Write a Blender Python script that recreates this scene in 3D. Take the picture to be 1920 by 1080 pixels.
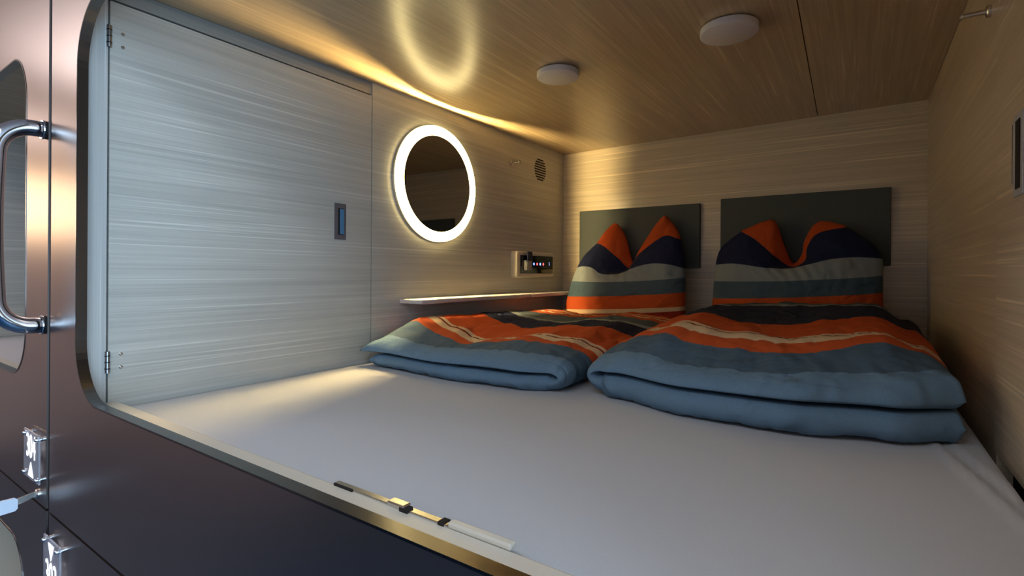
import bpy, bmesh, math, random
from mathutils import Vector, Matrix, noise

random.seed(7)
scn = bpy.context.scene
for o in list(bpy.data.objects):
    bpy.data.objects.remove(o)

# ---------------------------------------------------------------- camera
F_PX, CY, YAW, ROLL = 957.4, 511.0, 0.6001, 0.0063
cam_data = bpy.data.cameras.new('camera')
cam = bpy.data.objects.new('camera', cam_data)
scn.collection.objects.link(cam)
cam_data.sensor_width = 36.0
cam_data.lens = 36.0 * F_PX / 1920.0
cam_data.shift_y = -(540.0 - CY) / 1920.0
cam_data.clip_start = 0.01
cam.location = (1.2158, -0.323, 1.55)
cam.matrix_world = (Matrix.Translation(cam.location) @ Matrix.Rotation(YAW, 4, 'Z')
                    @ Matrix.Rotation(math.pi/2, 4, 'X') @ Matrix.Rotation(ROLL, 4, 'Z'))
scn.camera = cam

# ---------------------------------------------------------------- exposure and world
scn.view_settings.view_transform = 'Standard'
scn.view_settings.look = 'None'
scn.view_settings.exposure = 0.0
scn.view_settings.gamma = 1.0
scn.view_settings.use_curve_mapping = False
world = bpy.data.worlds.new('world')
scn.world = world
world.use_nodes = True
world.node_tree.nodes['Background'].inputs[0].default_value = (0.62, 0.62, 0.68, 1)
world.node_tree.nodes['Background'].inputs[1].default_value = 0.12

# ---------------------------------------------------------------- lamps of the corridor
def area(name, loc, size, size_y, power, color, rot=(0, 0, 0)):
    l = bpy.data.lights.new(name, 'AREA')
    l.shape = 'RECTANGLE'; l.size = size; l.size_y = size_y
    l.energy = power; l.color = color
    o = bpy.data.objects.new(name, l)
    o.location = loc; o.rotation_euler = rot
    scn.collection.objects.link(o)
    return o
area('corridor_end_window', (3.1, -0.85, 1.55), 1.9, 1.2, 78.0, (0.47, 0.73, 1.0), (0, math.radians(90), 0))
area('corridor_lamp', (0.9, -0.80, 2.57), 1.5, 0.35, 12.0, (0.82, 0.90, 1.0))
area('corridor_lamp', (-1.6, -0.85, 2.57), 1.2, 0.35, 17.0, (1.0, 0.88, 0.87))
area('corridor_lamp', (-3.8, -0.85, 2.57), 1.2, 0.35, 7.0, (1.0, 0.84, 0.80))  # extra lamp added to brighten what the facade reflects at the left
area('corridor_wall_lamp', (-4.7, -1.15, 2.10), 0.5, 0.30, 11.0, (1.0, 0.70, 0.42), (0, math.radians(-90), 0))
RING_POWER = 10.0
EDGE_POWER = 3300.0

# ---------------------------------------------------------------- materials
def new_mat(name):
    m = bpy.data.materials.new(name); m.use_nodes = True
    nt = m.node_tree
    return m, nt, nt.nodes['Principled BSDF']

def plain(name, col, rough=0.5, metal=0.0, coat=0.0, bump=0.0, bscale=400.0, spec=0.5, trans=0.0, ior=1.45):
    m, nt, b = new_mat(name)
    b.inputs['Roughness'].default_value = rough
    b.inputs['Metallic'].default_value = metal
    b.inputs['Coat Weight'].default_value = coat
    b.inputs['Specular IOR Level'].default_value = spec
    b.inputs['Transmission Weight'].default_value = trans
    b.inputs['IOR'].default_value = ior
    b.inputs['Base Color'].default_value = (*col, 1)
    tc = nt.nodes.new('ShaderNodeTexCoord')
    n = nt.nodes.new('ShaderNodeTexNoise'); n.inputs['Scale'].default_value = bscale; n.inputs['Detail'].default_value = 3
    nt.links.new(tc.outputs['Object'], n.inputs['Vector'])
    mx = nt.nodes.new('ShaderNodeMix'); mx.data_type = 'RGBA'
    mx.inputs[6].default_value = (*[c*0.94 for c in col], 1); mx.inputs[7].default_value = (*[min(1, c*1.06) for c in col], 1)
    nt.links.new(n.outputs['Fac'], mx.inputs[0]); nt.links.new(mx.outputs[2], b.inputs['Base Color'])
    if bump:
        bp = nt.nodes.new('ShaderNodeBump'); bp.inputs['Strength'].default_value = bump; bp.inputs['Distance'].default_value = 0.001
        nt.links.new(n.outputs['Fac'], bp.inputs['Height']); nt.links.new(bp.outputs[0], b.inputs['Normal'])
    return m

def laminate(name, axis, base=(0.49, 0.47, 0.415), lo=0.92, hi=1.08, rough=0.30, spec=0.5, coat=0.0, fine=420.0):
    """melamine with a fine linear grain running along one axis"""
    m, nt, b = new_mat(name)
    tc = nt.nodes.new('ShaderNodeTexCoord')
    L = nt.links.new
    def streak(scale, stretch, detail, seed):
        mp = nt.nodes.new('ShaderNodeMapping')
        s = [scale]*3; s['xyz'.index(axis)] = stretch
        mp.inputs['Scale'].default_value = s; mp.inputs['Location'].default_value = (seed, seed*.7, seed*.3)
        n = nt.nodes.new('ShaderNodeTexNoise'); n.inputs['Scale'].default_value = 1.0
        n.inputs['Detail'].default_value = detail; n.inputs['Roughness'].default_value = 0.6
        L(tc.outputs['Object'], mp.inputs[0]); L(mp.outputs[0], n.inputs['Vector'])
        return n
    a = streak(fine, 1.6, 2.0, 3.1)
    c = streak(fine*0.27, 1.1, 3.0, 11.7)
    d = streak(14.0, 0.8, 2.0, 5.5)
    w = streak(fine*0.5, 1.5, 1.0, 23.0)
    def ramp(src, p0, p1, v0, v1):
        r = nt.nodes.new('ShaderNodeMapRange'); r.inputs[1].default_value = p0; r.inputs[2].default_value = p1
        r.inputs[3].default_value = v0; r.inputs[4].default_value = v1
        L(src, r.inputs[0]); return r.outputs[0]
    def math_(op, x, y):
        q = nt.nodes.new('ShaderNodeMath'); q.operation = op
        for i, v in enumerate((x, y)):
            if isinstance(v, float): q.inputs[i].default_value = v
            else: L(v, q.inputs[i])
        return q.outputs[0]
    f1 = ramp(a.outputs['Fac'], 0.30, 0.70, lo, hi)
    f2 = ramp(c.outputs['Fac'], 0.32, 0.68, 0.90, 1.10)
    f3 = ramp(d.outputs['Fac'], 0.3, 0.7, 0.95, 1.05)
    f4 = ramp(w.outputs['Fac'], 0.62, 0.70, 1.0, 1.30)       # sparse pale lines
    t = math_('MULTIPLY', math_('MULTIPLY', f1, f2), math_('MULTIPLY', f3, f4))
    vm = nt.nodes.new('ShaderNodeVectorMath'); vm.operation = 'SCALE'
    vm.inputs[0].default_value = base; L(t, vm.inputs['Scale'])
    L(vm.outputs[0], b.inputs['Base Color'])
    bp = nt.nodes.new('ShaderNodeBump'); bp.inputs['Strength'].default_value = 0.22; bp.inputs['Distance'].default_value = 0.0004
    L(t, bp.inputs['Height']); L(bp.outputs[0], b.inputs['Normal'])
    b.inputs['Roughness'].default_value = rough
    b.inputs['Specular IOR Level'].default_value = spec
    b.inputs['Coat Weight'].default_value = coat
    b.inputs['Coat Roughness'].default_value = 0.16
    return m

def fabric_stripes(name, stops, grain=1.0):
    """cloth whose woven bands follow the v coordinate; stops = [(v, colour)]"""
    m, nt, b = new_mat(name); L = nt.links.new
    uv = nt.nodes.new('ShaderNodeUVMap'); sep = nt.nodes.new('ShaderNodeSeparateXYZ')
    L(uv.outputs[0], sep.inputs[0])
    cr = nt.nodes.new('ShaderNodeValToRGB'); cr.color_ramp.interpolation = 'CONSTANT'
    els = cr.color_ramp.elements
    while len(els) > 1: els.remove(els[-1])
    els[0].position = 0; els[0].color = (*stops[0][1], 1)
    for p, c in stops[1:]:
        e = els.new(p); e.color = (*c, 1)
    L(sep.outputs[1], cr.inputs[0])
    tc = nt.nodes.new('ShaderNodeTexCoord')
    n = nt.nodes.new('ShaderNodeTexNoise'); n.inputs['Scale'].default_value = 350.0; n.inputs['Detail'].default_value = 4
    mp = nt.nodes.new('ShaderNodeMapping'); mp.inputs['Scale'].default_value = (1.0, 0.35, 1.0)
    L(tc.outputs['Object'], mp.inputs[0]); L(mp.outputs[0], n.inputs['Vector'])
    r = nt.nodes.new('ShaderNodeMapRange'); r.inputs[1].default_value = .3; r.inputs[2].default_value = .7
    r.inputs[3].default_value = 0.93; r.inputs[4].default_value = 1.07; L(n.outputs['Fac'], r.inputs[0])
    vm = nt.nodes.new('ShaderNodeVectorMath'); vm.operation = 'SCALE'; L(cr.outputs[0], vm.inputs[0]); L(r.outputs[0], vm.inputs['Scale'])
    L(vm.outputs[0], b.inputs['Base Color'])
    # crinkled cotton: soft creases of a few centimetres
    w = nt.nodes.new('ShaderNodeTexNoise'); w.noise_type = 'RIDGED_MULTIFRACTAL'; w.inputs['Scale'].default_value = 15.0; w.inputs['Detail'].default_value = 4; w.inputs['Distortion'].default_value = 0.8
    mp2 = nt.nodes.new('ShaderNodeMapping'); mp2.inputs['Scale'].default_value = (1.0, 0.55, 0.8); mp2.inputs['Rotation'].default_value = (0, 0, 0.5)
    L(tc.outputs['Object'], mp2.inputs[0]); L(mp2.outputs[0], w.inputs['Vector'])
    bp = nt.nodes.new('ShaderNodeBump'); bp.inputs['Strength'].default_value = 0.9*grain; bp.inputs['Distance'].default_value = 0.016
    L(w.outputs['Fac'], bp.inputs['Height'])
    bp2 = nt.nodes.new('ShaderNodeBump'); bp2.inputs['Strength'].default_value = 0.12; bp2.inputs['Distance'].default_value = 0.0006
    L(n.outputs['Fac'], bp2.inputs['Height']); L(bp.outputs[0], bp2.inputs['Normal']); L(bp2.outputs[0], b.inputs['Normal'])
    b.inputs['Roughness'].default_value = 0.85
    b.inputs['Sheen Weight'].default_value = 0.0
    b.inputs['Specular IOR Level'].default_value = 0.2
    return m

def emit(name, col, strength):
    m = bpy.data.materials.new(name); m.use_nodes = True
    nt = m.node_tree; nt.nodes.clear()
    e = nt.nodes.new('ShaderNodeEmission'); e.inputs[0].default_value = (*col, 1); e.inputs[1].default_value = strength
    o = nt.nodes.new('ShaderNodeOutputMaterial'); nt.links.new(e.outputs[0], o.inputs[0])
    return m

LIGHT_BLUE = (0.125, 0.205, 0.285); GREY_BLUE = (0.066, 0.108, 0.148); ORANGE = (0.50, 0.082, 0.018)
CREAM = (0.66, 0.48, 0.30); NAVY = (0.013, 0.019, 0.055); GREY = (0.085, 0.112, 0.135); PALE = (0.26, 0.30, 0.315)
RED = (0.33, 0.03, 0.012); DARK_OR = (0.20, 0.022, 0.008)

M = dict(
    lam_y=laminate('pale_laminate_grain_along_depth', 'y'),
    lam_x=laminate('pale_laminate_grain_across', 'x', base=(0.64, 0.545, 0.395), rough=0.23),
    lam_right=laminate('right_wall_laminate', 'y', base=(0.62, 0.495, 0.34)),
    lam_ceil=laminate('ceiling_laminate', 'y', base=(0.50, 0.375, 0.22), rough=0.25, spec=1.0),
    lam_z=laminate('jamb_laminate_grain_upright', 'z', base=(0.50, 0.49, 0.46), fine=300),
    lam_shaded=laminate('shaded_header_laminate', 'y', base=(0.33, 0.32, 0.29)),  # pale laminate darkened: shade of the header put into the colour
    facade=plain('mauve_brown_lacquered_metal', (0.36, 0.30, 0.272), 0.31, 1.0, 0.0),
    black=plain('black_gap', (0.006, 0.006, 0.007), 0.8),
    steel=plain('brushed_steel', (0.68, 0.66, 0.62), 0.25, 1.0, bump=0.05, bscale=300),
    chrome=plain('polished_chrome', (0.62, 0.64, 0.67), 0.10, 1.0),
    rim=plain('dark_gloss_edge_lining', (0.15, 0.142, 0.136), 0.24, 1.0, bump=0.03, bscale=200, spec=1.0),
    hinge=plain('hinge_steel', (0.30, 0.30, 0.31), 0.3, 1.0),
    sheet=plain('white_cotton_sheet', (0.50, 0.505, 0.52), 0.85, bump=0.15, bscale=600, spec=0.2),
    cream=plain('cream_plastic', (0.62, 0.56, 0.46), 0.35),
    white=plain('white_opal_plastic', (0.66, 0.62, 0.60), 0.4),
    felt=plain('grey_green_felt', (0.094, 0.108, 0.106), 0.9, bump=0.5, bscale=700, spec=0.2),
    gloss=plain('black_glass', (0.006, 0.006, 0.010), 0.08),
    navy=plain('navy_plastic', (0.012, 0.014, 0.04), 0.3),
    grey=plain('grey_plastic', (0.24, 0.24, 0.25), 0.4),
    dark=plain('dark_slot', (0.010, 0.007, 0.006), 0.8),
    mirror=plain('mirror_glass', (0.42, 0.42, 0.42), 0.02, 1.0),
    floor=plain('blue_corridor_floor', (0.015, 0.075, 0.17), 0.45, bscale=40),
    dado=plain('added_dado_navy', (0.012, 0.035, 0.075), 0.5, bscale=60),
    corridor=plain('corridor_wall_paint', (0.72, 0.62, 0.60), 0.6, bscale=60),
    acrylic=plain('clear_acrylic', (0.86, 0.88, 0.95), 0.15, trans=0.75),
    tag=plain('pale_blue_key_plastic', (0.70, 0.78, 0.88), 0.35),
    ring=emit('warm_ring_light', (1.0, 0.78, 0.34), RING_POWER),
    ring_edge=emit('warm_ring_edge_light', (1.0, 0.73, 0.31), EDGE_POWER),
    digit=emit('lit_sign_white', (0.86, 0.90, 1.0), 2.0),
    led_b=emit('blue_led', (0.12, 0.22, 1.0), 5.0),
    led_r=emit('red_led', (1.0, 0.08, 0.08), 3.5),
    icon=emit('lit_icon', (0.35, 0.42, 0.8), 1.0),
)
M['duvet'] = fabric_stripes('striped_duvet_cotton', [
    (0.0, LIGHT_BLUE), (0.052, GREY_BLUE), (0.140, ORANGE), (0.186, CREAM), (0.225, DARK_OR), (0.233, CREAM), (0.250, ORANGE),
    (0.455, NAVY), (0.62, PALE), (0.655, GREY), (0.76, ORANGE), (0.82, CREAM), (0.84, ORANGE), (0.87, CREAM), (0.885, ORANGE), (0.95, GREY_BLUE)])
M['duvet_wide'] = fabric_stripes('striped_wide_duvet_cotton', [
    (0.0, LIGHT_BLUE), (0.052, GREY_BLUE), (0.140, ORANGE), (0.186, CREAM), (0.225, DARK_OR), (0.233, CREAM), (0.250, ORANGE),
    (0.445, (0.017, 0.024, 0.056)), (0.80, PALE), (0.84, GREY)])
M['pillow'] = fabric_stripes('striped_pillow_cotton', [
    (0.0, RED), (0.25, CREAM), (0.28, ORANGE), (0.38, GREY_BLUE), (0.50, PALE), (0.60, NAVY), (0.86, ORANGE)], 0.7)

def creases(a, b, seed, amp=0.005):
    """thin cloth creases: narrow valleys where a stretched noise crosses zero"""
    t = 0.0
    for k, (sa, sb, w) in enumerate(((13, 26, 1.0), (30, 12, 0.8), (24, 40, 0.6))):
        n = noise.noise(Vector((a*sa+b*5+seed, b*sb-a*4, seed+k*7.3)))
        m = 0.5+0.5*noise.noise(Vector((a*6+seed*2, b*6, 20+k)))
        t -= w*m*math.exp(-(n/0.07)**2)
    return t*amp

# ---------------------------------------------------------------- helpers
def link(name, me, mat=None, parent=None, smooth=False):
    o = bpy.data.objects.new(name, me)
    scn.collection.objects.link(o)
    if mat: me.materials.append(mat)
    if smooth:
        for p in me.polygons: p.use_smooth = True
    if parent:
        o.parent = parent
        o.matrix_parent_inverse = Matrix.Identity(4)
        # geometry is written in world coordinates; parents of meshes sit at the origin, Empties are offset here
        o.location = -world_loc(parent)
    return o

def world_loc(o):
    v = Vector(o.location)
    while o.parent: o = o.parent; v += Vector(o.location)
    return v

def from_bm(name, bm, mat, parent=None, smooth=False):
    bmesh.ops.recalc_face_normals(bm, faces=bm.faces)
    me = bpy.data.meshes.new(name); bm.to_mesh(me); bm.free()
    return link(name, me, mat, parent, smooth)

def box_bm(bm, a, b, bev=0.0, seg=2):
    a, b = Vector(a), Vector(b)
    r = bmesh.ops.create_cube(bm, size=1.0)
    vs = r['verts']
    for v in vs: v.co = Vector([(a[i]+b[i])/2 + v.co[i]*(b[i]-a[i]) for i in range(3)])
    if bev:
        es = list({e for v in vs for e in v.link_edges})
        bmesh.ops.bevel(bm, geom=es, offset=bev, segments=seg, affect='EDGES', profile=0.5)

def box(name, a, b, mat, parent=None, bev=0.0, seg=2):
    bm = bmesh.new(); box_bm(bm, a, b, bev, seg)
    return from_bm(name, bm, mat, parent)

def lathe(name, origin, axis, prof, mat, parent=None, n=48, smooth=True, closed=False):
    """prof = [(radius, distance along axis)]"""
    ax = Vector(axis).normalized(); t = Vector((0, 0, 1)) if abs(ax.z) < .9 else Vector((1, 0, 0))
    u = ax.cross(t).normalized(); w = ax.cross(u)
    bm = bmesh.new(); rings = []
    for r, h in prof:
        c = Vector(origin) + ax*h
        rings.append([bm.verts.new(c)] if r == 0 else
                     [bm.verts.new(c + (u*math.cos(2*math.pi*i/n) + w*math.sin(2*math.pi*i/n))*r) for i in range(n)])
    pairs = list(zip(rings, rings[1:])) + ([(rings[-1], rings[0])] if closed else [])
    for A, B in pairs:
        for i in range(n):
            j = (i+1) % n
            if len(A) == 1 and len(B) == 1: continue
            if len(A) == 1: bm.faces.new((A[0], B[i], B[j]))
            elif len(B) == 1: bm.faces.new((A[i], A[j], B[0]))
            else: bm.faces.new((A[i], A[j], B[j], B[i]))
    o = from_bm(name, bm, mat, parent)
    if smooth:
        bm = bmesh.new(); bm.from_mesh(o.data)
        for f in bm.faces: f.smooth = True
        for e in bm.edges:
            if len(e.link_faces) == 2 and e.calc_face_angle(0) > 0.6: e.smooth = False
        bm.to_mesh(o.data); bm.free()
    return o

def tube(name, pts, rad, mat, parent=None, n=20):
    bm = bmesh.new(); rings = []
    pts = [Vector(p) for p in pts]
    up = None
    for i, p in enumerate(pts):
        d = (pts[min(i+1, len(pts)-1)] - pts[max(i-1, 0)]).normalized()
        if up is None: up = d.orthogonal().normalized()
        up = (up - d*up.dot(d)).normalized(); s = d.cross(up)
        rings.append([bm.verts.new(p + (up*math.cos(2*math.pi*k/n) + s*math.sin(2*math.pi*k/n))*rad) for k in range(n)])
    for A, B in zip(rings, rings[1:]):
        for k in range(n): bm.faces.new((A[k], A[(k+1) % n], B[(k+1) % n], B[k]))
    bm.faces.new(rings[0]); bm.faces.new(rings[-1])
    return from_bm(name, bm, mat, parent, True)

def empty(name, loc, label=None, cat=None, group=None):
    o = bpy.data.objects.new(name, None); o.location = loc; o.empty_display_size = 0.05
    scn.collection.objects.link(o)
    tag(o, label, cat, group)
    return o

def tag(o, label=None, cat=None, group=None, kind=None):
    if label: o['label'] = label
    if cat: o['category'] = cat
    if group: o['group'] = group
    if kind: o['kind'] = kind
    return o

def struct(o, label=None, cat=None):
    o['kind'] = 'structure'
    return tag(o, label, cat)

def rrect(x0, x1, z0, z1, r, n=14):
    """rounded rectangle, counter-clockwise from the lower right arc; returns four arcs"""
    arcs = []
    for cx, cz, a0 in ((x1-r, z0+r, -90), (x1-r, z1-r, 0), (x0+r, z1-r, 90), (x0+r, z0+r, 180)):
        arcs.append([(cx + r*math.cos(math.radians(a0+90*i/n)), cz + r*math.sin(math.radians(a0+90*i/n))) for i in range(n+1)])
    return arcs

def holed_panel(name, X0, X1, Z0, Z1, hole, ya, yb, mat):
    """flat panel in the xz plane with a rounded window"""
    arcs = rrect(*hole)
    corners = [(X1, Z0), (X1, Z1), (X0, Z1), (X0, Z0)]
    bm = bmesh.new()
    lay = []
    for y in (ya, yb):
        cv = [bm.verts.new((x, y, z)) for x, z in corners]
        av = [[bm.verts.new((x, y, z)) for x, z in a] for a in arcs]
        for k in range(4):
            for i in range(len(av[k])-1): bm.faces.new((cv[k], av[k][i+1], av[k][i]))
            k2 = (k+1) % 4
            bm.faces.new((cv[k], cv[k2], av[k2][0], av[k][-1]))
        lay.append((cv, av))
    (c0, a0), (c1, a1) = lay
    for k in range(4): bm.faces.new((c0[k], c0[(k+1) % 4], c1[(k+1) % 4], c1[k]))
    l0 = [v for a in a0 for v in a]; l1 = [v for a in a1 for v in a]
    for i in range(len(l0)):
        j = (i+1) % len(l0); bm.faces.new((l0[i], l0[j], l1[j], l1[i]))
    return from_bm(name, bm, mat)

def rim(name, hole, t, ya, yb, mat, parent):
    """lining of a rounded opening: strip of thickness t"""
    outer = [p for a in rrect(*hole) for p in a]
    x0, x1, z0, z1, r = hole
    inner = [p for a in rrect(x0+t, x1-t, z0+t, z1-t, r-t) for p in a]
    bm = bmesh.new(); n = len(outer)
    V = [[bm.verts.new((x, y, z)) for x, z in ring] for ring, y in ((outer, ya), (inner, ya), (inner, yb), (outer, yb))]
    for q in range(4):
        A, B = V[q], V[(q+1) % 4]
        for i in range(n): bm.faces.new((A[i], A[(i+1) % n], B[(i+1) % n], B[i]))
    o = from_bm(name, bm, mat, parent)
    return o

def text(name, body, size, origin, right, up, mat, parent, depth=0.0008, align='CENTER', sx=1.0):
    c = bpy.data.curves.new(name, 'FONT'); c.body = body; c.size = size; c.extrude = depth
    c.align_x = align; c.align_y = 'CENTER'; c.resolution_u = 4
    o = bpy.data.objects.new(name, c); scn.collection.objects.link(o)
    c.materials.append(mat)
    r, u = Vector(right).normalized(), Vector(up).normalized(); nrm = r.cross(u)
    o.parent = parent
    m = Matrix((r*sx, u, nrm)).transposed().to_4x4(); m.translation = Vector(origin) - world_loc(parent)
    o.matrix_basis = m
    bpy.context.view_layer.update()
    me = bpy.data.meshes.new_from_object(o.evaluated_get(bpy.context.evaluated_depsgraph_get()))
    bpy.data.objects.remove(o)
    q = bpy.data.objects.new(name, me); scn.collection.objects.link(q)
    q.parent = parent; q.matrix_basis = m
    return q

# ================================================================ SETTING
PITCH = 1.60                      # spacing of the sleeping pods
W, L = 1.40, 1.90
GX = -0.137                       # seam between two pods
ZS = 1.062                        # seam between upper and lower pods
def ceil_z(x, y): return 2.110 + 0.0117*y + 0.0086*x

# corridor outside the pods
struct(box('floor', (-5, -1.6, -0.05), (3.2, 0.0, 0.0), M['floor']))
struct(box('wall_back_corridor', (-5, -1.65, 0.0), (3.2, -1.6, 2.6), M['corridor']))
struct(box('wall_left_corridor', (-5.05, -1.6, 0.0), (-5.0, 0.0, 2.6), M['corridor']))
struct(box('added_dado_corridor', (-1.4, -1.599, 0.001), (3.2, -1.58, 1.0), M['dado']))  # unseen navy dado, added so the lower facade reflects something dark
struct(box('ceiling_corridor', (-5, -1.6, 2.6), (3.2, 0.0, 2.65), M['corridor']))

HOLE = (0.020, 1.300, 1.310, 2.035, 0.11)
HOLE_LOW = (0.020, 1.300, 0.30, 0.945, 0.11)
def shifted(h, dx): return (h[0]+dx, h[1]+dx, *h[2:])
def facade(name, dx, hole, z0, z1):
    h = shifted(hole, dx)
    p = holed_panel(name, GX+dx+0.0095, GX+dx+PITCH-0.0095, z0, z1, h, 0.0, 0.014, M['facade'])
    rim('opening_rim', h, 0.003, -0.001, 0.016, M['rim'], p)
    return struct(p)
facade('wall_front', 0, HOLE, ZS+0.0025, 2.60)
facade('wall_front_lower', 0, HOLE_LOW, 0.02, ZS-0.0025)
facade('wall_front_left', -PITCH, HOLE, ZS+0.0025, 2.60)
facade('wall_front_left_lower', -PITCH, HOLE_LOW, 0.02, ZS-0.0025)
struct(box('trim_1', (GX-0.0093, 0.0030, 0.0), (GX+0.0093, 0.05, 2.6), M['black']))
struct(box('trim_2', (GX+0.031-PITCH, 0.0215, ZS-0.015), (GX-0.031, 0.05, ZS+0.015), M['black']))
struct(box('trim_3', (GX+0.031, 0.0215, ZS-0.015), (GX-0.031+PITCH, 0.05, ZS+0.015), M['black']))
struct(box('wall_front_far', (-5, 0.0, 0.0), (GX-PITCH-0.004, 0.05, 2.60), M['facade']))
struct(box('wall_front_right', (GX+PITCH+0.004, 0.0, 0.0), (3.2, 0.05, 2.60), M['facade']))

# ---- our pod: shell
wl = struct(box('wall_left', (-0.02, 0.706, 1.16), (0.0, L, 2.20), M['lam_y']))
struct(box('trim_4', (-0.02, 0.0165, 1.16), (0.0, 0.0530, 2.20), M['lam_z'], bev=0.0012))      # jamb beside the opening
struct(box('trim_5', (-0.02, 0.052, 2.084), (-0.006, 0.7055, 2.20), M['lam_shaded']))            # header above the door, its shade put into the colour
struct(box('trim_6', (-0.05, 0.0225, 1.16), (-0.0205, 0.706, 2.20), M['black']))
struct(box('wall_back', (-0.02, L+0.001, 1.16), (W+0.02, L+0.02, 2.20), M['lam_x']))
wr = struct(box('wall_right', (W, 0.8175, 1.16), (W+0.02, L, 2.20), M['lam_right']))
struct(box('trim_7', (W+0.021, 0.0225, 1.16), (W+0.05, L, 2.20), M['black']))
struct(box('wall_front_inner', (1.31, 0.0225, 1.16), (W+0.05, 0.04, 2.20), M['lam_x']))
struct(box('floor_pod', (-0.02, 0.0225, 1.10), (W+0.02, L+0.02, 1.159), M['black']))
# ceiling: two boards with a joint
SX0, SX1 = 1.100, 1.078
cl = struct(box('ceiling', (-0.02, 0.0225, 2.185), (W+0.02, L, 2.20), M['black']))
def slab(name, quad, mat, parent, t=0.016):
    bm = bmesh.new(); lo = []; hi = []
    for x, y in quad:
        z = ceil_z(x, y); lo.append(bm.verts.new((x, y, z))); hi.append(bm.verts.new((x, y, z+t)))
    bm.faces.new(lo); bm.faces.new(hi)
    for i in range(4): bm.faces.new((lo[i], lo[(i+1) % 4], hi[(i+1) % 4], hi[i]))
    return from_bm(name, bm, mat, parent)
slab('ceiling_panel', [(0.001, 0.0225), (SX0+.02-.0012, 0.0225), (SX1-.0012, L), (0.001, L)], M['lam_ceil'], cl)
slab('ceiling_panel', [(SX0+.02+.0012, 0.0225), (W-.001, 0.0225), (W-.001, L), (SX1+.0012, L)], M['lam_ceil'], cl)

# ---- left door with hinges and recessed pull
d1 = box('door_1', (-0.016, 0.0560, 1.262), (0.0, 0.7035, 2.078), M['lam_y'], bev=0.0008, seg=1)
struct(d1)
for zc in (2.006, 1.370):
    h = lathe('hinge', (0.004, 0.0535, zc-0.021), (0, 0, 1), [(0, 0), (0.0042, 0), (0.0042, 0.042), (0, 0.042)], M['hinge'], d1, n=14)
    for k in (-1, 0, 1):
        lathe('knuckle_ring', (0.004, 0.0535, zc+k*0.0125-0.0008), (0, 0, 1), [(0.0042, 0), (0.0047, 0), (0.0047, 0.0016), (0.0042, 0.0016)], M['dark'], h, n=14)
    for dz in (0.013, -0.013):
        lathe('screw', (0.0, 0.077, zc+dz), (1, 0, 0), [(0, 0.0024), (0.0022, 0.0020), (0.0036, 0.0006), (0.0036, 0)], M['steel'], d1, n=12)
def flush_pull(parent, xw, s, ya, yb, za, zb):
    """recessed metal pull: frame plate with a slot and a trough behind it"""
    q = 0.0022*s
    h = box('flush_pull', (xw, ya, za), (xw+q, yb, zb), M['pull'], parent, bev=0.0006)
    w_ = yb-ya; hh = zb-za
    box('slot', (xw+q*.5, ya+w_*.30, za+hh*.13), (xw+q*1.15, yb-w_*.22, zb-hh*.14), M['dark'], h)
    box('finger_plate', (xw+q*.6, ya+w_*.44, za+hh*.15), (xw+q*1.8, yb-w_*.22, zb-hh*.155), M['pull_reflection'], h, bev=0.0004)
    return h
M['pull_light'] = plain('light_pull_metal', (0.50, 0.50, 0.53), 0.4, 0.2)
M['pull'] = plain('grey_pull_metal', (0.17, 0.155, 0.17), 0.5, 0.4)
M['pull_reflection'] = plain('painted_blue_reflection', (0.10, 0.27, 0.48), 0.3, 0.2)  # blue reflection on the finger plate, painted as its colour
flush_pull(d1, 0.0, 1, 0.573, 0.6115, 1.640, 1.742)

# ---- right door
d2 = struct(box('door_2', (W-0.002, 0.0560, 1.262), (W+0.016, 0.8160, 2.20), M['lam_right'], bev=0.0006, seg=1))
h = box('flush_pull', (W-0.0045, 0.640, 1.662), (W-0.002, 0.690, 1.778), M['pull_light'], d2, bev=0.0006)
box('slot', (W-0.0055, 0.652, 1.672), (W-0.0040, 0.676, 1.768), M['dark'], h)
box('slot', (W-0.0030, 0.7015, 1.684), (W-0.0020, 0.708, 1.770), M['dark'], d2)
box('strike_plate', (W-0.0035, 0.6975, 1.680), (W-0.0020, 0.7015, 1.772), M['pull_light'], d2)

# ---- sill at the front of the bed
sill = struct(box('trim_8', (0.0, 0.0165, 1.16), (W, 0.070, 1.292), M['sill'] if 'sill' in M else M['cream'], bev=0.004))

# ================================================================ neighbouring pod seen through its window
NX0, NX1 = -PITCH, -PITCH+W
struct(box('wall_left_neighbour', (NX0-0.02, 0.0225, 1.16), (NX0, L, 2.20), M['lam_y']))
struct(box('wall_right_neighbour', (NX1, 0.0225, 1.16), (NX1+0.012, L, 2.20), M['lam_y']))
struct(box('wall_back_neighbour', (NX0, L, 1.16), (NX1, L+0.02, 2.20), M['lam_x']))
struct(box('ceiling_neighbour', (NX0, 0.0225, 2.13), (NX1, L, 2.15), M['lam_ceil']))
struct(box('floor_neighbour', (NX0, 0.0225, 1.10), (NX1, L, 1.159), M['black']))
struct(box('trim_9', (NX0, 0.0225, 1.16), (NX1, 0.070, 1.292), M['cream'], bev=0.004))
# lower neighbour: pale inside
struct(box('wall_left_lower', (NX0-0.02, 0.0225, 0.10), (NX0, L, 1.04), M['cream']))
struct(box('wall_right_lower', (NX1, 0.0225, 0.10), (NX1+0.012, L, 1.04), M['cream']))
struct(box('wall_back_lower', (NX0, L, 0.10), (NX1, L+0.02, 1.04), M['cream']))
struct(box('ceiling_lower', (NX0, 0.0225, 1.02), (NX1, L, 1.04), M['cream']))
struct(box('floor_lower', (NX0, 0.0225, 0.10), (NX1, L, 0.30), M['cream']))
# pod below ours
struct(box('floor_pod_below', (0, 0.0225, 0.10), (W, L, 0.30), M['cream']))
struct(box('wall_back_below', (0, L, 0.10), (W, L+0.02, 1.04), M['lam_x']))

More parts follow.
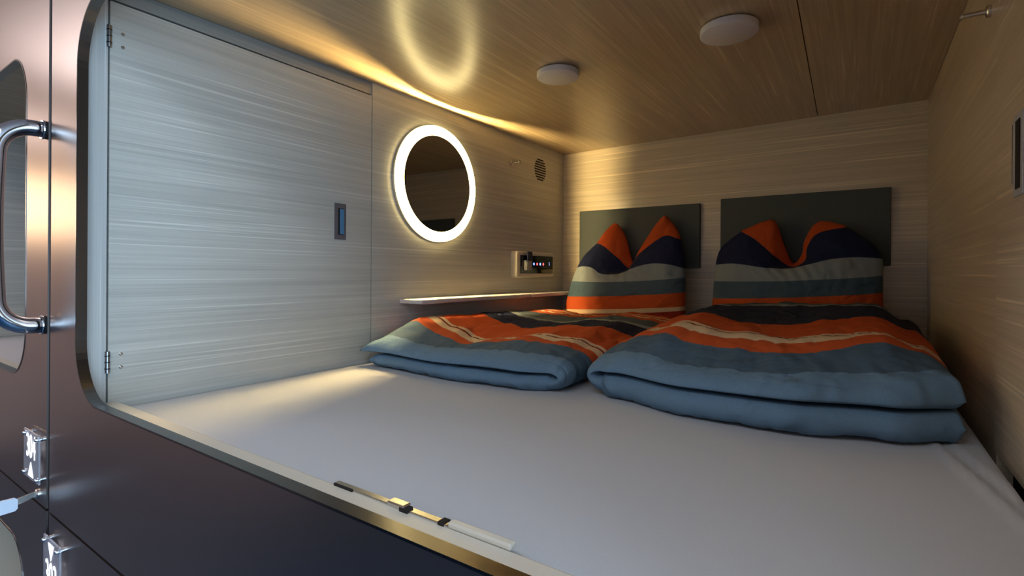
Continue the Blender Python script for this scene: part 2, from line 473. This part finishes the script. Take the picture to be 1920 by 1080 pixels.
# ================================================================ MATTRESSES
def mattress(name, x0, x1, y0, y1, z0, z1, r, label, seed, crease=True):
    nx, ny = 120, 150
    bm = bmesh.new(); g = []
    def soft(t, lo, hi):      # height factor near an edge
        d = min(t-lo, hi-t)
        return 1.0 if d >= r else math.sqrt(max(0, 1-(1-d/r)**2))
    for j in range(ny+1):
        row = []
        for i in range(nx+1):
            u, v = i/nx, j/ny
            u = 0.5-0.5*math.cos(math.pi*u)*(0.25+0.75) if False else u
            # denser near the edges
            uu = u + 0.12*math.sin(2*math.pi*u)*-1/ (2*math.pi)*3
            vv = v + 0.12*math.sin(2*math.pi*v)*-1/ (2*math.pi)*3
            x = x0+(x1-x0)*uu; y = y0+(y1-y0)*vv
            f = soft(x, x0, x1)*soft(y, y0, y1)
            z = z1 - r*(1-f)
            z += 0.0022*noise.noise(Vector((x*4+seed, y*4, 0)))*f
            if crease:
                # the sheet's pleat running to the front right corner
                t = (0.80-y)/0.42
                if -0.1 < t < 1.3:
                    cx = 1.300+0.075*t
                    z += 0.007*math.exp(-((x-cx)/0.007)**2)*max(0, 1-abs(t-0.5)*1.3)
                    z += 0.004*math.exp(-((x-cx-0.030)/0.009)**2)*max(0, 1-abs(t-0.4)*1.5)
                    z -= 0.003*math.exp(-((x-cx-0.014)/0.006)**2)*max(0, 1-abs(t-0.5)*1.4)
            row.append(bm.verts.new((x, y, z)))
        g.append(row)
    for j in range(ny):
        for i in range(nx): bm.faces.new((g[j][i], g[j][i+1], g[j+1][i+1], g[j+1][i]))
    # skirt down and bottom
    loop = [g[0][i] for i in range(nx+1)] + [g[j][nx] for j in range(1, ny+1)] + [g[ny][i] for i in range(nx-1, -1, -1)] + [g[j][0] for j in range(ny-1, 0, -1)]
    low = [bm.verts.new((v.co.x, v.co.y, z0)) for v in loop]
    n = len(loop)
    for i in range(n): bm.faces.new((loop[i], loop[(i+1) % n], low[(i+1) % n], low[i]))
    bm.faces.new(low)
    o = from_bm(name, bm, M['sheet'], None, True)
    return tag(o, label, 'mattress')
mattress('mattress', 0.009, 1.383, 0.071, 1.895, 1.160, 1.2805, 0.012, 'wide white sheeted mattress filling the open pod under both folded duvets', 1.0)
mattress('mattress', NX0+0.003, NX1-0.003, 0.071, 1.895, 1.160, 1.2805, 0.012, 'cream mattress just visible through the window of the left pod', 9.0, False)

# ================================================================ WALL FITTINGS
# ---- round mirror with lit frosted ring
MC = Vector((0.0, 0.982, 1.8515))
mr = empty('round_mirror', MC, 'round backlit mirror with glowing frosted ring on the left wall', 'mirror')
lathe('backing', MC, (1, 0, 0), [(0, 0.0002), (0.1985, 0.0002), (0.1985, 0.0112), (0.1970, 0.0112), (0.1970, 0.0080), (0, 0.0080)], M['steel'], mr, n=96)
lathe('light_ring', MC, (1, 0, 0), [(0.1640, 0.0160), (0.1975, 0.0160), (0.1975, 0.0185), (0.1640, 0.0190)], M['ring'], mr, n=96, closed=True)
lathe('led_strip', MC, (1, 0, 0), [(0.1790, 0.0083), (0.1820, 0.0083), (0.1820, 0.0104), (0.1790, 0.0104)], M['ring_edge'], mr, n=96, closed=True)
lathe('mirror_glass', MC, (1, 0, 0), [(0, 0.0081), (0.1600, 0.0081), (0.1600, 0.0160), (0.1638, 0.0160), (0.1638, 0.0188), (0, 0.0188)], M['mirror'], mr, n=96)

# ---- speaker grille / vent: dark slots and pale slats between them
VC = Vector((0.0, 1.676, 2.020))
vt = empty('air_vent', VC, 'small round slotted air vent high in the left wall near the back corner', 'vent')
R = 0.053
lathe('backing', VC, (1, 0, 0), [(0, 0.0003), (R, 0.0003), (R, 0.0008), (0, 0.0008)], M['lam_y'], vt, n=48)
for k in range(9):
    zc = (k-4)*0.0112; hw = math.sqrt(max(0, R*R-zc*zc))*0.94
    box('slot', (0.0008, VC.y-hw, VC.z+zc-0.0034), (0.0013, VC.y+hw, VC.z+zc+0.0034), M['dark'], vt)
for k in range(8):
    zc = (k-3.5)*0.0112; hw = math.sqrt(max(0, R*R-zc*zc))*0.95
    box('slat', (0.0008, VC.y-hw, VC.z+zc-0.0020), (0.0014, VC.y+hw, VC.z+zc+0.0020), M['slat'] if 'slat' in M else M['lam_y'], vt)

# ---- coat pegs
def peg(loc, s, label, ln, k):
    p = empty('coat_peg', loc, label, 'coat hook')
    lathe('base', loc, (s, 0, 0), [(0, 0), (0.0095*k, 0), (0.0095*k, 0.005), (0.008*k, 0.0065), (0, 0.0065)], M['steel'], p, n=24)
    lathe('peg_arm', loc, (s, 0, 0), [(0, 0.0065), (0.0044*k, 0.0065), (0.0036*k, ln*0.5), (0.0036*k, ln*0.86), (0.0062*k, ln*0.93), (0.0062*k, ln), (0, ln)], M['steel'], p, n=24)
    return p
peg((0.0, 1.437, 2.008), 1, 'small steel coat peg on the left wall between mirror and vent', 0.048, 1.0)
peg((W, 0.883, 2.012), -1, 'steel coat peg high on the right wall at the top right', 0.042, 1.15)

# ---- shelf
sh = empty('wall_shelf', (0.05, 1.35, 1.449), 'narrow pale shelf running along the left wall below the mirror', 'shelf')
bm = bmesh.new(); box_bm(bm, (0.0, 0.818, 1.4495), (0.100, 1.455, 1.4635), 0.003)
from_bm('shelf_board', bm, M['shelf'] if 'shelf' in M else M['white'], sh)
bm = bmesh.new(); box_bm(bm, (0.0, 1.456, 1.4485), (0.100, L-0.001, 1.4625), 0.002)
from_bm('shelf_board', bm, M['white'], sh)

# ---- control panel
cp = empty('control_panel', (0.0, 1.60, 1.53), 'cream wall box with black glass panel and red and blue lights', 'control panel')
bm = bmesh.new()
arcs = rrect(1.444, 1.758, 1.528, 1.641, 0.014, 6)
pts = [p for a in arcs for p in a]; prof = [(0.0, 0.0), (0.024, 0.0), (0.0285, 0.0016), (0.030, 0.005)]
rings = []
for d, ins in prof:
    a2 = rrect(1.444+ins, 1.758-ins, 1.528+ins, 1.641-ins, 0.014-ins, 6)
    rings.append([bm.verts.new((d, y, z)) for a in a2 for y, z in a])
for A, B in zip(rings, rings[1:]):
    for i in range(len(A)): bm.faces.new((A[i], A[(i+1) % len(A)], B[(i+1) % len(A)], B[i]))
bm.faces.new(rings[-1]); bm.faces.new(rings[0])
from_bm('housing', bm, M['cream'], cp)
gp = box('glass_front', (0.030, 1.470, 1.5465), (0.0315, 1.7435, 1.6245), M['gloss'], cp, bev=0.0005)
for k, (c) in enumerate(('led_b', 'led_r', 'led_b', 'led_r')):
    y = 1.578+k*0.0265
    lathe('indicator_light', (0.0315, y, 1.588), (1, 0, 0), [(0, 0.0012), (0.0042, 0.0009), (0.0058, 0)], M[c], gp, n=16)
    tag(gp.children[-1], ('blue' if c == 'led_b' else 'red')+' indicator light')
text('icon', 'S', 0.022, (0.0317, 1.710, 1.590), (0, 1, 0), (0, 0, 1), M['icon'], gp, 0.0003)
for (y, z) in ((1.487, 1.612), (1.487, 1.556), (1.700, 1.613)):
    text('small_mark', '+', 0.012, (0.0317, y, z), (0, 1, 0), (0, 0, 1), M['grey'], gp, 0.0002)
us = box('key_switch', (0.0315, 1.498, 1.560), (0.040, 1.548, 1.603), M['grey'], cp, bev=0.0015)
rm = empty('key_fob', (0.0405, 1.520, 1.585), 'navy and grey key fob hanging in front of the black control panel', 'key fob')
box('fob_body', (0.0405, 1.505, 1.600), (0.0455, 1.545, 1.640), M['navy'], rm, bev=0.002)
box('fob_clip', (0.0405, 1.502, 1.5605), (0.0435, 1.545, 1.5995), M['grey'], rm, bev=0.001)

# ---- headboards
def headboard(x0, x1, z0, z1, label):
    o = box('headboard_panel', (x0, 1.880, z0), (x1, L+0.0005, z1), M['felt'], None, bev=0.003)
    return tag(o, label, 'headboard', 'felt headboards on the back wall')
headboard(0.098, 0.657, 1.573, 1.845, 'grey-green felt headboard panel behind the left pillow')
headboard(0.739, 1.300, 1.582, 1.856, 'grey-green felt headboard panel behind the right pillow')

# ---- ceiling lamps
def puck(x, y, r, label):
    z = ceil_z(x, y)
    p = empty('ceiling_light', (x, y, z), label, 'ceiling light', 'round ceiling lights')
    lathe('base', (x, y, z-0.0003), (0, 0, -1), [(0, 0), (r*0.90, 0), (r*0.90, 0.004), (0, 0.004)], M['grey'], p, n=48)
    lathe('diffuser', (x, y, z-0.0043), (0, 0, -1), [(0, 0), (r, 0), (r, 0.0115), (r*0.985, 0.0135), (r*0.93, 0.0155), (0, 0.0162)], M['white'], p, n=64)
puck(0.498, 0.952, 0.060, 'smaller looking white round ceiling light nearer the lit mirror')
puck(0.957, 0.948, 0.064, 'larger looking white round ceiling light beside the ceiling joint')

# ================================================================ BEDDING
def smooth01(t): t = max(0.0, min(1.0, t)); return t*t*(3-2*t)

def duvet(name, x_open, x_fold, y0, y1, zb, Tb, top_h, front, label, seed, open_curl=0.0, low_in=0.0, mat='duvet', end_taper=0.035):
    """a quilt folded once: two stuffed layers joined by a fold at x_fold; the seam lies at the front.
       x_open/x_fold give the two sides, front(x) the front seam line, top_h(x, y) the height of the upper surface"""
    NU, NV = 240, 190
    sgn = 1.0 if x_fold > x_open else -1.0
    wid = abs(x_fold-x_open)
    grid = []
    for j in range(NV+1):
        v = j/NV
        v = v**1.5 if v < 1 else 1.0
        rowA, rowB = [], []
        for i in range(NU+1):
            u = i/NU
            # centre line: 0..0.46 bottom layer, 0.46..0.54 fold, 0.54..1 top layer
            if u < 0.45: s = u/0.45; part = 0; x = x_open + sgn*(low_in*(1-s)**3 + s*(wid-0.055))
            elif u > 0.55: s = (1-u)/0.45; part = 2; x = x_open + sgn*s*(wid-0.055)
            else: part = 1; a = (u-0.45)/0.10; x = x_open + sgn*(wid-0.055)
            shift = open_curl*(1-s if part != 1 else 0)
            ys = front(x); ye = y1 + 0.02*math.sin(x*9+seed)
            y = ys+(ye-ys)*v
            dy = min(y-ys, (ye-y)*1.6)
            e = 0.050-(0.026*smooth01(1-s*5) if part == 2 else 0)
            if part == 0: e = 0.024
            fy = 1.0 if dy > e else math.sqrt(max(0.0, 1-(1-dy/e)**2))
            th = top_h(x, y)
            zg = zb+2*Tb+0.002
            tt = max(0.012, (th-zg)/2)
            zt = zg+tt
            # front seams droop a little
            zt_c = zt - (1-fy)*0.010
            # wrinkles
            wr_ = noise.noise(Vector((x*16+seed, y*9, seed)))*0.0055 + noise.noise(Vector((x*38+seed, y*16+x*8, seed*2)))*0.0022
            wr_ += creases(x, y, seed, 0.0032)
            pk = noise.noise(Vector((x*60+seed*3, y*14, 1.0)))*0.0028*math.exp(-dy/0.06)   # pulls at the seam
            if part == 0:
                c = Vector((x, y, zb+Tb)); nrm = Vector((0, 0, -1)); T = Tb
                cw = 0
            elif part == 2:
                c = Vector((x, y, zt_c)); nrm = Vector((0, 0, 1)); T = tt
            else:
                z0, z1_ = zb+Tb, zt_c
                ang = -math.pi/2 + math.pi*a
                rad = (z1_-z0)/2
                rx = 0.030
                c = Vector((x+sgn*rx*math.cos(ang), y, (z0+z1_)/2+rad*math.sin(ang)))
                nrm = Vector((sgn*math.cos(ang), 0, math.sin(ang))).normalized()
                T = Tb+(tt-Tb)*a
                T = T*(1-0.25*math.sin(math.pi*a))
            fu = 1.0
            if part != 1:
                dx = s*(wid-0.055)
                if dx < end_taper: fu = math.sqrt(max(0.0, 1-(1-dx/end_taper)**2))
            f = fy*fu
            o_ = T*f + (wr_+pk)*(0.35+0.65*f)*min(1, f*3)
            i_ = T*f*0.97
            A = c + nrm*o_
            B = c - nrm*i_
            A.z = max(A.z, zb); B.z = max(B.z, zb)
            # sideways wander of the open side
            A.x += -sgn*shift*0.0; 
            rowA.append((A, (u, max(0.0, min(1, (y-ys)/(1.02)*1.0)))))
            rowB.append((B, (u, max(0.0, min(1, (y-ys)/(1.02)*1.0)))))
        grid.append(rowA + rowB[::-1])
    bm = bmesh.new(); uvl = bm.loops.layers.uv.new('UVMap')
    verts = [[bm.verts.new(p) for p, _ in row] for row in grid]
    n = len(grid[0])
    for j in range(NV):
        for i in range(n):
            k = (i+1) % n
            try: f = bm.faces.new((verts[j][i], verts[j][k], verts[j+1][k], verts[j+1][i]))
            except ValueError: continue
            for lp, (jj, ii) in zip(f.loops, ((j, i), (j, k), (j+1, k), (j+1, i))):
                lp[uvl].uv = grid[jj][ii][1]
    bmesh.ops.remove_doubles(bm, verts=bm.verts, dist=0.00005)
    o = from_bm(name, bm, M[mat], None, True)
    return tag(o, label, 'duvet', 'folded striped duvets on the bed')

def lerp_table(tab, x):
    if x <= tab[0][0]: return tab[0][1]
    for (a, fa), (b, fb) in zip(tab, tab[1:]):
        if x <= b:
            t = smooth01((x-a)/(b-a)); return fa+(fb-fa)*t
    return tab[-1][1]

def left_h(x, y):
    a = lerp_table([(0.03, 1.372), (0.10, 1.410), (0.20, 1.378), (0.30, 1.355), (0.42, 1.368), (0.50, 1.384), (0.58, 1.378), (0.66, 1.352)], x)
    b = lerp_table([(0.03, 1.375), (0.10, 1.404), (0.22, 1.378), (0.34, 1.372), (0.48, 1.388), (0.57, 1.392), (0.66, 1.360)], x)
    c = lerp_table([(0.03, 1.375), (0.10, 1.396), (0.30, 1.384), (0.48, 1.396), (0.60, 1.386), (0.66, 1.37)], x)
    t1 = smooth01((y-0.85)/0.3); t2 = smooth01((y-1.15)/0.3)
    h = a*(1-t1)+b*t1; h = h*(1-t2)+c*t2
    fr = smooth01((y-0.64)/0.18)
    lo = lerp_table([(0.03, 1.348), (0.10, 1.356), (0.3, 1.351), (0.5, 1.360), (0.66, 1.348)], x)
    return lo*(1-fr)+h*fr
def left_front(x):
    return lerp_table([(0.03, 0.632), (0.12, 0.640), (0.35, 0.620), (0.55, 0.632), (0.70, 0.690)], x)
duvet('folded_duvet', 0.040, 0.690, 0.63, 1.62, 1.2830, 0.0180, left_h, left_front,
      'smaller folded orange and blue striped duvet by the left wall below the shelf', 2.3, low_in=0.03)

def right_h(x, y):
    a = lerp_table([(0.72, 1.375), (0.80, 1.412), (0.88, 1.438), (0.99, 1.424), (1.09, 1.418), (1.17, 1.428), (1.25, 1.436), (1.31, 1.410), (1.35, 1.385)], x)
    b = lerp_table([(0.72, 1.400), (0.81, 1.434), (0.88, 1.448), (0.97, 1.430), (1.07, 1.430), (1.16, 1.449), (1.24, 1.455), (1.31, 1.423), (1.35, 1.40)], x)
    c = lerp_table([(0.70, 1.41), (0.82, 1.444), (1.03, 1.456), (1.25, 1.462), (1.32, 1.422), (1.35, 1.41)], x)
    t1 = smooth01((y-0.85)/0.3); t2 = smooth01((y-1.15)/0.35)
    h = a*(1-t1)+b*t1; h = h*(1-t2)+c*t2
    fr = smooth01((y-0.665)/0.20)
    lo = lerp_table([(0.72, 1.350), (0.80, 1.368), (1.0, 1.372), (1.2, 1.378), (1.35, 1.384)], x)
    return lo*(1-fr)+h*fr
def right_front(x):
    return lerp_table([(0.70, 0.735), (0.78, 0.685), (0.95, 0.628), (1.10, 0.628), (1.25, 0.668), (1.36, 0.735)], x)
duvet('folded_duvet', 1.352, 0.697, 0.64, 1.62, 1.2838, 0.0250, right_h, right_front,
      'larger folded orange and blue striped duvet by the right wall', 6.1, end_taper=0.016, mat='duvet_wide')
# rolled end of the lower layer at the right-hand corner of the right duvet

# ---- pillows standing with chopped tops
def catmull(vals, t):
    n = len(vals)-1; f = t*n; i = min(int(f), n-1); f -= i
    p0, p1, p2, p3 = vals[max(i-1, 0)], vals[i], vals[i+1], vals[min(i+2, n)]
    return 0.5*((2*p1) + (p2-p0)*f + (2*p0-5*p1+4*p2-p3)*f*f + (3*p1-p0-3*p2+p3)*f*f*f)
def pillow(name, rows, ybase, ylean, thick, label, seed):
    NU, NV = 96, 110
    vs = [r[0] for r in rows]
    def P(u, v):
        cols = [Vector((catmull([p[0] for p in r[1]], u), catmull([p[1] for p in r[1]], u))) for r in rows]
        for k in range(len(vs)-1):
            if v <= vs[k+1] or k == len(vs)-2:
                t = (v-vs[k])/(vs[k+1]-vs[k]); break
        a, b = cols[k], cols[k+1]
        m0 = (cols[k+1]-cols[k-1])/(vs[k+1]-vs[k-1]) if k > 0 else (b-a)/(vs[1]-vs[0])
        m1 = (cols[k+2]-cols[k])/(vs[k+2]-vs[k]) if k+2 < len(vs) else (b-a)/(vs[k+1]-vs[k])
        h = vs[k+1]-vs[k]; t2, t3 = t*t, t*t*t
        return a*(2*t3-3*t2+1) + m0*h*(t3-2*t2+t) + b*(-2*t3+3*t2) + m1*h*(t3-t2)
    bm = bmesh.new(); uvl = bm.loops.layers.uv.new('UVMap'); rings = []
    for j in range(NV+1):
        v = j/NV; fr, bk = [], []
        for i in range(NU+1):
            u = i/NU
            p = P(u, v); yc = ybase+ylean*v
            eu = (1-abs(2*u-1)**2.6)**0.5
            ev = min(1.0, (max(0.0, 1-v)/0.30))**0.5 * min(1.0, (v+0.02)/0.12)**0.5
            d = thick*eu*ev
            notch = math.exp(-((u-0.5)/0.10)**2)*smooth01((v-0.52)/0.2)
            d *= 1-0.6*notch
            wr_ = noise.noise(Vector((u*9+seed, v*5, seed)))*0.006 + noise.noise(Vector((u*26+seed, v*12, seed)))*0.0018 + creases(u*0.5, v*0.5, seed, 0.005)
            # gathers running down from the notch
            wr_ += 0.0050*math.sin(u*95+seed)*math.exp(-((u-0.5)/0.22)**2)*math.exp(-((v-0.60)/0.10)**2)
            wr_ *= min(1, eu*1.5)*min(1, ev*1.5)
            fr.append((Vector((p[0], yc-d-wr_, p[1])), (u, v)))
            bk.append((Vector((p[0], min(1.8785, yc+d*0.55), p[1])), (u, v)))
        rings.append(fr+bk[::-1])
    verts = [[bm.verts.new(p) for p, _ in r] for r in rings]; n = len(rings[0])
    for j in range(NV):
        for i in range(n):
            k = (i+1) % n
            f = bm.faces.new((verts[j][i], verts[j][k], verts[j+1][k], verts[j+1][i]))
            for lp, (jj, ii) in zip(f.loops, ((j, i), (j, k), (j+1, k), (j+1, i))): lp[uvl].uv = rings[jj][ii][1]
    bm.faces.new(verts[0])
    bmesh.ops.remove_doubles(bm, verts=bm.verts, dist=0.00005)
    o = from_bm(name, bm, M['pillow'], None, True)
    return tag(o, label, 'pillow', 'striped pillows standing against the headboards')
PILLOW_L = [
 (0,[(0.074,1.267),(0.156,1.272),(0.235,1.276),(0.311,1.280),(0.384,1.284),(0.454,1.288),(0.522,1.292),(0.587,1.295),(0.650,1.299)]),
 (0.25,[(0.092,1.368),(0.169,1.371),(0.244,1.375),(0.315,1.379),(0.384,1.383),(0.451,1.388),(0.515,1.393),(0.577,1.398),(0.637,1.404)]),
 (0.28,[(0.095,1.386),(0.171,1.389),(0.245,1.393),(0.316,1.397),(0.384,1.401),(0.450,1.405),(0.514,1.410),(0.576,1.414),(0.635,1.419)]),
 (0.38,[(0.106,1.442),(0.180,1.444),(0.251,1.447),(0.321,1.451),(0.387,1.454),(0.452,1.459),(0.514,1.463),(0.574,1.468),(0.633,1.474)]),
 (0.5,[(0.122,1.513),(0.193,1.512),(0.262,1.511),(0.328,1.512),(0.393,1.515),(0.455,1.518),(0.515,1.522),(0.574,1.527),(0.630,1.533)]),
 (0.6,[(0.146,1.571),(0.193,1.578),(0.245,1.573),(0.296,1.546),(0.370,1.548),(0.441,1.573),(0.509,1.589),(0.575,1.586),(0.626,1.571)]),
 (0.73,[(0.180,1.631),(0.219,1.626),(0.263,1.613),(0.316,1.578),(0.377,1.560),(0.429,1.591),(0.502,1.626),(0.564,1.643),(0.619,1.625)]),
 (0.86,[(0.227,1.682),(0.258,1.677),(0.298,1.655),(0.345,1.615),(0.389,1.571),(0.429,1.618),(0.497,1.670),(0.552,1.704),(0.602,1.689)]),
 (1,[(0.237,1.703),(0.267,1.742),(0.312,1.772),(0.357,1.715),(0.398,1.596),(0.442,1.678),(0.523,1.790),(0.563,1.762),(0.591,1.719)]),
]
PILLOW_R = [
 (0,[(0.733,1.303),(0.813,1.307),(0.889,1.311),(0.961,1.314),(1.031,1.318),(1.097,1.321),(1.161,1.324),(1.222,1.327),(1.281,1.330)]),
 (0.25,[(0.737,1.388),(0.815,1.391),(0.890,1.395),(0.962,1.399),(1.030,1.403),(1.096,1.408),(1.159,1.413),(1.220,1.418),(1.278,1.424)]),
 (0.28,[(0.737,1.402),(0.815,1.407),(0.889,1.411),(0.961,1.415),(1.029,1.419),(1.095,1.424),(1.158,1.428),(1.218,1.433),(1.277,1.437)]),
 (0.38,[(0.738,1.454),(0.816,1.457),(0.890,1.461),(0.961,1.465),(1.029,1.469),(1.094,1.474),(1.157,1.479),(1.217,1.484),(1.275,1.490)]),
 (0.5,[(0.740,1.522),(0.817,1.522),(0.891,1.523),(0.962,1.525),(1.030,1.528),(1.095,1.532),(1.157,1.536),(1.217,1.541),(1.275,1.547)]),
 (0.6,[(0.744,1.584),(0.811,1.588),(0.863,1.583),(0.926,1.573),(1.003,1.570),(1.069,1.585),(1.132,1.601),(1.201,1.607),(1.274,1.603)]),
 (0.73,[(0.763,1.653),(0.835,1.637),(0.890,1.613),(0.943,1.593),(1.007,1.573),(1.058,1.592),(1.101,1.632),(1.155,1.659),(1.246,1.656)]),
 (0.86,[(0.831,1.714),(0.881,1.682),(0.917,1.650),(0.955,1.614),(1.007,1.577),(1.051,1.600),(1.059,1.648),(1.091,1.694),(1.175,1.714)]),
 (1,[(0.840,1.721),(0.916,1.753),(0.951,1.744),(0.977,1.664),(1.007,1.592),(1.035,1.622),(1.046,1.679),(1.088,1.740),(1.169,1.723)]),
]
for rows in (PILLOW_L, PILLOW_R):
    r0 = rows[0][1]; rows[0] = (0, [(x, 1.2835) for x, z in r0])
pillow('pillow', PILLOW_L, 1.730, 0.085, 0.085, 'narrower striped pillow with two tall pointed ears standing on the left', 1.7)
pillow('pillow', PILLOW_R, 1.730, 0.085, 0.085, 'wider striped pillow with two rounded ears standing on the right', 4.2)

# ================================================================ FRONT FITTINGS
# ---- latch on the sill
lt = empty('sill_latch', (0.78, 0.071, 1.292), 'flat metal latch strip lying along the sill at the front edge of the bed', 'latch')
box('strip', (0.690, 0.0655, 1.2921), (0.872, 0.0745, 1.2946), M['steel'], lt, bev=0.0008)
box('slot', (0.692, 0.0645, 1.2921), (0.726, 0.0665, 1.2950), M['dark'], lt)
box('slot', (0.860, 0.0650, 1.2921), (0.868, 0.0760, 1.2955), M['dark'], lt)
box('catch', (0.786, 0.0635, 1.2946), (0.812, 0.0755, 1.2985), M['steel'], lt, bev=0.0015)
box('catch_gap', (0.806, 0.0630, 1.2922), (0.818, 0.0725, 1.2965), M['dark'], lt)
box('end_stop', (0.873, 0.0655, 1.2921), (0.950, 0.0755, 1.2985), M['clear'] if 'clear' in M else M['cream'], lt, bev=0.002)

# ---- chrome grab handle of the neighbouring pod
HX = -0.163
gh = empty('grab_handle', (HX, 0.0, 1.636), 'curved chrome grab handle on the brown door edge at the left', 'handle')
pts = []
zt, zb_, yo, rb = 1.835, 1.437, -0.074, 0.055
pts.append((HX, -0.001, zt)); pts.append((HX, yo+rb, zt))
for k in range(1, 13):
    a = math.pi/2*k/12; pts.append((HX, yo+rb-rb*math.sin(a), zt-rb+rb*math.cos(a)))
for k in range(1, 16):
    t = k/16; z = zt-rb-(zt-zb_-2*rb)*t; pts.append((HX, yo-0.004*math.sin(math.pi*t), z))
for k in range(0, 13):
    a = math.pi/2*k/12; pts.append((HX, yo+rb-rb*math.cos(a), zb_+rb-rb*math.sin(a)))
pts.append((HX, -0.001, zb_))
tube('bar', pts, 0.0160, M['chrome'], gh, 24)
for z in (zt, zb_):
    lathe('collar', (HX, -0.0004, z), (0, -1, 0), [(0.0162, 0.0), (0.0182, 0.0), (0.0182, 0.003), (0.0162, 0.003)], M['black'], gh, n=28)
    lathe('collar', (HX, -0.0035, z), (0, -1, 0), [(0.0162, 0.0), (0.0190, 0.0), (0.0196, 0.002), (0.0190, 0.004), (0.0162, 0.004)], M['chrome'], gh, n=28)
    tag(gh.children[-2], 'black rubber collar')

# ---- backlit number plates
def number_plate(x0, x1, z0, z1, body, arrow_up, label):
    p = empty('number_plate', ((x0+x1)/2, 0, (z0+z1)/2), label, 'sign', 'backlit number plates beside the pods')
    box('acrylic_plate', (x0, -0.0100, z0), (x1, -0.0065, z1), M['acrylic'], p, bev=0.001)
    cx = (x0+x1)/2; h = z1-z0; w_ = x1-x0
    dz = 0.17*h if arrow_up else -0.17*h
    text('number', body, h*0.70, (cx, -0.0104, (z0+z1)/2+dz), (1, 0, 0), (0, 0, 1), M['digit'], p, 0.0003, sx=0.62)
    bm = bmesh.new()
    s = 1 if arrow_up else -1
    zc = (z0+z1)/2 - s*0.28*h
    a = [(cx-w_*0.17, zc-s*h*0.15), (cx+w_*0.17, zc-s*h*0.15), (cx, zc+s*h*0.15)]
    f_ = [bm.verts.new((x, -0.0107, z)) for x, z in a]; b_ = [bm.verts.new((x, -0.0101, z)) for x, z in a]
    bm.faces.new(f_); bm.faces.new(b_)
    for i in range(3): bm.faces.new((f_[i], f_[(i+1) % 3], b_[(i+1) % 3], b_[i]))
    from_bm('arrow', bm, M['digit'], p)
    for x in (x0+0.009, x1-0.009):
        for z in (z0+0.009, z1-0.009):
            lathe('standoff', (x, 0.0, z), (0, -1, 0), [(0, 0), (0.0045, 0), (0.0045, 0.012), (0.0032, 0.0145), (0, 0.0150)], M['chrome'], p, n=16)
number_plate(-0.262, -0.157, 1.112, 1.212, '304', True, 'backlit acrylic number plate with upward arrow below the grab handle')
number_plate(-0.122, -0.024, 0.920, 1.026, '303', False, 'backlit acrylic number plate with downward arrow at the bottom left')

# ---- lock with key
KX, KZ = -0.200, 1.082
kc = empty('cam_lock', (KX, 0, KZ), 'small round metal cam lock in the brown panel with a key in it', 'lock')
lathe('lock_face', (KX, 0, KZ), (0, -1, 0), [(0, 0), (0.010, 0), (0.010, 0.003), (0.0085, 0.005), (0, 0.005)], M['brass'] if 'brass' in M else M['steel'], kc, n=28)
ky = empty('key', (KX, -0.0052, KZ), 'pale key with white plastic head sticking out of the lock', 'key')
bm = bmesh.new()
prof = [(-0.0052, -0.0050), (-0.0120, -0.0050), (-0.0135, -0.0075), (-0.0340, -0.0120), (-0.0340, 0.0010), (-0.0052, 0.0060)]
A = [bm.verts.new((KX-0.0013, y, KZ+z)) for y, z in prof]; B = [bm.verts.new((KX+0.0013, y, KZ+z)) for y, z in prof]
bm.faces.new(A); bm.faces.new(B)
for i in range(6): bm.faces.new((A[i], A[(i+1) % 6], B[(i+1) % 6], B[i]))
from_bm('blade', bm, M['steel'], ky)
bm = bmesh.new()
prof = [(-0.032, -0.009), (-0.036, -0.013), (-0.062, -0.014), (-0.066, -0.010), (-0.066, 0.010), (-0.062, 0.014), (-0.036, 0.013), (-0.032, 0.009)]
A = [bm.verts.new((KX-0.003, y, KZ+z-0.009)) for y, z in prof]; B = [bm.verts.new((KX+0.003, y, KZ+z-0.009)) for y, z in prof]
bm.faces.new(A); bm.faces.new(B)
for i in range(8): bm.faces.new((A[i], A[(i+1) % 8], B[(i+1) % 8], B[i]))
from_bm('key_head', bm, M['tag'], ky)
